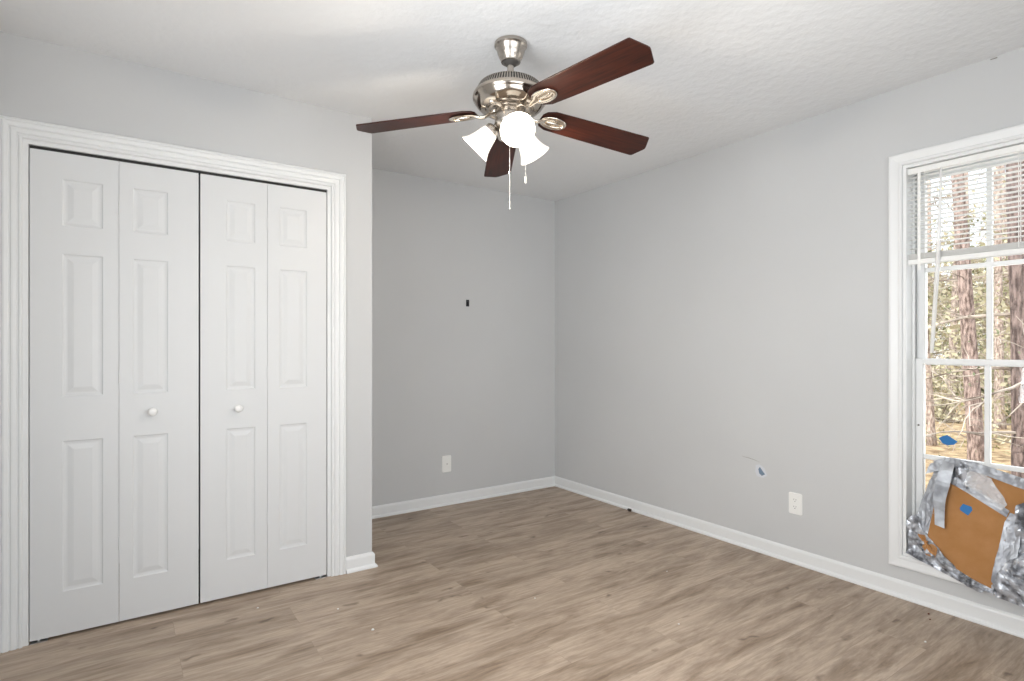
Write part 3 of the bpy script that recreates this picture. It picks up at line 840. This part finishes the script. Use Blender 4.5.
# pull chains
def chain(p0, ztop, zbot, fob):
    bm = new_bm(); z = ztop; i = 0
    tube(bm, [(p0[0], p0[1], ztop), (p0[0], p0[1], zbot+.03)], .0007, 6)
    while z > zbot+.03:
        bmesh.ops.create_icosphere(bm, subdivisions=1, radius=.0019, matrix=Matrix.Translation((p0[0], p0[1], z))); z -= .0052
    c = obj('pull_chain', bm, CHROME, fan)
    bm = new_bm(); lathe(bm, [(.0015, 0), (.004, -.003), (.0045, -.010), (.0032, -.022), (.0038, -.030), (.001, -.033)], 14, Matrix.Translation((p0[0], p0[1], zbot+.033)))
    obj('chain_fob', bm, fob, c, smooth=True)
c1 = Rv*(-.004)-Fv*.055; c2 = Rv*.060-Fv*.012
chain((c1.x, c1.y), -.350, 1.745-H, CHROME)
c2 = Rv*.060-Fv*.01
chain((c2.x, c2.y), -.385, 1.862-H, mat('white_fob', (.8, .78, .72), .4))
bm = new_bm(); tube(bm, [c2*.78+Vector((0, 0, -.350)), c2+Vector((0, 0, -.356)), c2+Vector((0, 0, -.388))], .0022, 8); obj('chain_nipple', bm, CHROME, fan)

# ------------------------------------------------------------------ outside
GZ = -.62
bm = new_bm(); n = 46
gv = {}
for i in range(n+1):
    for j in range(n+1):
        x = .6+46*(i/n)**1.5; y = -24+52*j/n
        gv[i, j] = bm.verts.new((x, y, GZ+.14*noise.noise(Vector((x*.3, y*.3, 0)))*min(1, x/3)-.02*max(0, x-10)*.3))
for i in range(n):
    for j in range(n): bm.faces.new((gv[i, j], gv[i+1, j], gv[i+1, j+1], gv[i, j+1]))
g = struct('ground', bm, LITTER, smooth=True)
def gh(x, y): return GZ+.14*noise.noise(Vector((x*.3, y*.3, 0)))*min(1, x/3)-.02*max(0, x-10)*.3
# foundation of the house below floor level
bm = new_bm(); box(bm, (XL-T, YB-T, -.9), (T+.02, T, -.1)); struct('foundation', bm, mottled(mat('foundation_block', (.4, .38, .36), .9), (.33, .31, .3), (.46, .44, .42), 6))

camp = Vector(cam.location)
def at(px, depth):
    p = camp+(Fv+Rv*(px-512)/569)*depth
    return p.x, p.y

def leaves(bm, centre, rad, count, size, rnd, flat=1):
    for _ in range(count):
        while True:
            p = Vector((rnd.uniform(-1, 1), rnd.uniform(-1, 1), rnd.uniform(-1, 1)))
            if p.length < 1: break
        c = Vector(centre)+Vector((p.x*rad[0], p.y*rad[1], p.z*rad[2]))
        a = Vector((rnd.gauss(0, 1), rnd.gauss(0, 1), rnd.gauss(0, 1))).normalized(); b = a.cross(Vector((rnd.gauss(0, 1), rnd.gauss(0, 1), rnd.gauss(0, 1)))).normalized()
        s = size*rnd.uniform(.5, 1.3)
        bm.faces.new([bm.verts.new(c+a*s), bm.verts.new(c+b*s*.5), bm.verts.new(c-a*s), bm.verts.new(c-b*s*.5)])

def crooked(start, direction, length, segs, rnd, wob=.25, droop=0):
    pts = [Vector(start)]; d = Vector(direction).normalized()
    for i in range(segs):
        d = (d+Vector((rnd.gauss(0, wob), rnd.gauss(0, wob), rnd.gauss(0, wob)-droop))).normalized()
        pts.append(pts[-1]+d*length/segs)
    return pts

def tree(px, depth, r0, height, lean, label, name, tm, leafmat, seed, nbr, brlen, leafn=0, lsize=.06, z0=.2, group=None, brz=(0.15, .95), wob=.22, split=False):
    rnd = random.Random(seed); x, y = at(px, depth); gz = gh(x, y)-.08
    root = thing(name, label, 'tree', (x, y, gz), group)
    bm = new_bm(); m = 16; nk = 14; rings = []
    pts = []; rr = []
    for i in range(m+1):
        t = i/m; w = .035*r0*12
        pts.append(Vector((lean[0]*t+w*noise.noise(Vector((seed, t*3, 0))), lean[1]*t+w*noise.noise(Vector((seed+9, t*3, 0))), height*t)))
        rr.append(r0*(1-.55*t)*(1.35 if i == 0 else 1))
    ringv = tube(bm, pts, rr, nk)
    for rg in ringv:
        for v in rg: v.co += (v.co-Vector((0, 0, v.co.z))).normalized()*r0*.10*noise.noise(v.co*9)
    obj('trunk', bm, tm, root, smooth=True)
    bm = None if split else new_bm(); tips = []
    for i in range(nbr):
        t = rnd.uniform(*brz); k = int(t*m); p = pts[k]
        a = rnd.uniform(0, 2*PI); d = Vector((math.cos(a), math.sin(a), rnd.uniform(-.15, .55)))
        ln = brlen*rnd.uniform(.5, 1.2); c = crooked(p, d, ln, 7, rnd, wob, .03)
        br = min(.018, r0*rnd.uniform(.05, .16))
        if split: bm = new_bm()
        tube(bm, c, [br*(1-.8*q/7) for q in range(8)], 5)
        for s in range(rnd.randint(2, 4)):
            b0 = c[rnd.randint(2, 6)]; c2_ = crooked(b0, Vector((rnd.gauss(0, 1), rnd.gauss(0, 1), rnd.gauss(.1, .6))), ln*.5, 5, rnd, .3)
            tube(bm, c2_, [br*.45*(1-.75*q/5) for q in range(6)], 4); tips += c2_[2:]
        tips += c[4:]
        if split: obj('branch', bm, TWIG, root); bm = None
    if split: pass
    elif nbr: obj('branches', bm, TWIG, root)
    else: bm.free()
    if leafn:
        bm = new_bm()
        for i in range(leafn):
            c = rnd.choice(tips) if tips else Vector((0, 0, height*.8))
            leaves(bm, c, (.22, .22, .18), 5, lsize, rnd)
        obj('foliage', bm, leafmat, root)
    return root
# the trunks seen through the panes
tree(979, 7.9, .100, 9.0, (-.50, .36), 'leaning pine trunk nearest the middle of the window view', 'pine_tree', BARK, LEAFD, 11, 26, 1.6, 60, .018, brz=(.08, .8), split=True)
tree(1032, 5.3, .155, 9.0, (.0, .15), 'dark straight pine trunk at the right edge of the window view', 'pine_tree', BARKD, LEAFD, 26, 20, 1.4, 40, .018, brz=(.1, .8), split=True)
tree(1000, 12.5, .095, 8.0, (.15, .1), 'thin pale trunk between the two pines, behind the window bar', 'pine_tree', BARKP, LEAFY, 31, 34, 2.0, 160, .06, brz=(.12, .9), split=True)
tree(932, 10.5, .07, 6.0, (-.3, .2), 'thin bare tree with twisted branches at the left of the window view', 'bare_tree', BARKP, LEAFY, 42, 40, 2.0, 90, .05, brz=(.1, .95), wob=.35, split=True)
tree(950, 15.0, .10, 8.5, (.3, -.2), 'young tree with pale green leaves behind the leaning pine', 'leafy_tree', BARKP, LEAFY, 53, 44, 2.6, 420, .08, brz=(.12, .58))
tree(1014, 17.0, .11, 9.0, (-.2, .3), 'green leafed tree far behind the thin pale trunk', 'leafy_tree', BARKP, LEAFG, 64, 44, 2.8, 420, .08, brz=(.12, .58))
tree(1040, 9.5, .09, 8.0, (-.1, .3), 'slender tree just right of the dark pine, beyond the window', 'leafy_tree', BARKP, LEAFY, 75, 34, 2.2, 200, .07, brz=(.1, .6))
tree(915, 18.0, .13, 9.5, (.1, .2), 'tall leafy tree hidden partly by the left window jamb', 'leafy_tree', BARKP, LEAFG, 86, 44, 3.0, 500, .09, brz=(.12, .58))
tree(968, 23.0, .14, 10.0, (.2, .1), 'distant broad tree in the back row, left of centre', 'leafy_tree', BARKP, LEAFG, 97, 50, 3.6, 700, .11, brz=(.08, .55))
tree(1000, 25.0, .14, 10.0, (-.2, .1), 'distant broad yellow green tree in the back row, centre', 'leafy_tree', BARKP, LEAFY, 108, 50, 3.6, 700, .11, brz=(.08, .55))
tree(1050, 22.0, .14, 10.0, (-.2, .1), 'distant broad tree in the back row, right end', 'leafy_tree', BARKP, LEAFG, 119, 50, 3.6, 600, .11, brz=(.08, .55))
tree(930, 27.0, .14, 10.0, (.2, .1), 'distant broad tree in the back row, left end', 'leafy_tree', BARKP, LEAFY, 130, 50, 3.6, 600, .11, brz=(.08, .55))
tree(1110, 8.5, .13, 9.0, (.3, .2), 'straight pine standing outside, well right of the dark pine', 'pine_tree', BARKD, LEAFD, 141, 24, 1.6, 60, .018, brz=(.1, .8), split=True)
tree(1230, 13.0, .12, 9.0, (-.3, .1), 'leafy tree outside, far right of the window', 'leafy_tree', BARKP, LEAFG, 152, 40, 2.8, 380, .09, brz=(.1, .6))
tree(1330, 18.0, .14, 10.0, (.2, .1), 'broad leafy tree outside at the far right end', 'leafy_tree', BARKP, LEAFY, 163, 46, 3.4, 520, .11, brz=(.08, .55))
tree(1130, 21.0, .14, 10.0, (.2, .1), 'broad leafy tree outside behind the straight pine', 'leafy_tree', BARKP, LEAFG, 174, 46, 3.4, 520, .11, brz=(.08, .55))
def bush(px, depth, rx, h, lm, label, seed, cnt, size=.06):
    rnd = random.Random(seed); x, y = at(px, depth); gz = gh(x, y)-.03
    root = thing('bush', label, 'bush', (x, y, gz))
    bm = new_bm(); tips = []
    for i in range(16):
        a = rnd.uniform(0, 2*PI); c = crooked((0, 0, 0), (math.cos(a)*rx*.9, math.sin(a)*rx*.9, h), math.hypot(rx, h)*rnd.uniform(.6, 1), 6, rnd, .25)
        tube(bm, c, [.014*(1-.13*k) for k in range(7)], 5); tips += c[1:]
    obj('stems', bm, TWIG, root)
    bm = new_bm()
    for i in range(cnt): leaves(bm, rnd.choice(tips), (rx*.3, rx*.3, h*.16), 6, size, rnd)
    obj('foliage', bm, lm, root)
bush(940, 14, 1.1, 1.5, LEAFY, 'low yellow green bush at the left of the window view', 1, 150)
bush(985, 19, 1.6, 1.8, LEAFG, 'wide green bush beyond the leaning pine', 2, 220, .08)
bush(1018, 14, 1.0, 1.0, LEAFG, 'small green bush beside the dark pine', 3, 120)
bush(958, 24, 2.2, 2.6, LEAFY, 'tall pale bush in front of the back row of trees, left', 4, 260, .1)
bush(1030, 24, 2.4, 2.6, LEAFG, 'tall green bush in front of the back row of trees, right', 6, 260, .1)
# low growth and grass on the forest floor
rnd = random.Random(77); bm = new_bm()
for i in range(2600):
    px = rnd.uniform(880, 1110); dd = rnd.uniform(9, 24); x, y = at(px, dd)
    if noise.noise(Vector((x*.45, y*.45, 4))) < .02: continue
    z = gh(x, y); a = rnd.uniform(0, PI); h = rnd.uniform(.03, .12); w = .012
    dx, dy = math.cos(a)*w, math.sin(a)*w; tx, ty = rnd.gauss(0, .04), rnd.gauss(0, .04)
    bm.faces.new([bm.verts.new((x-dx, y-dy, z-.01)), bm.verts.new((x+dx, y+dy, z-.01)), bm.verts.new((x+tx, y+ty, z+h))])
tag(obj('grass', bm, GRASSM), 'patches of short green grass on the forest floor outside', 'grass', kind='stuff')
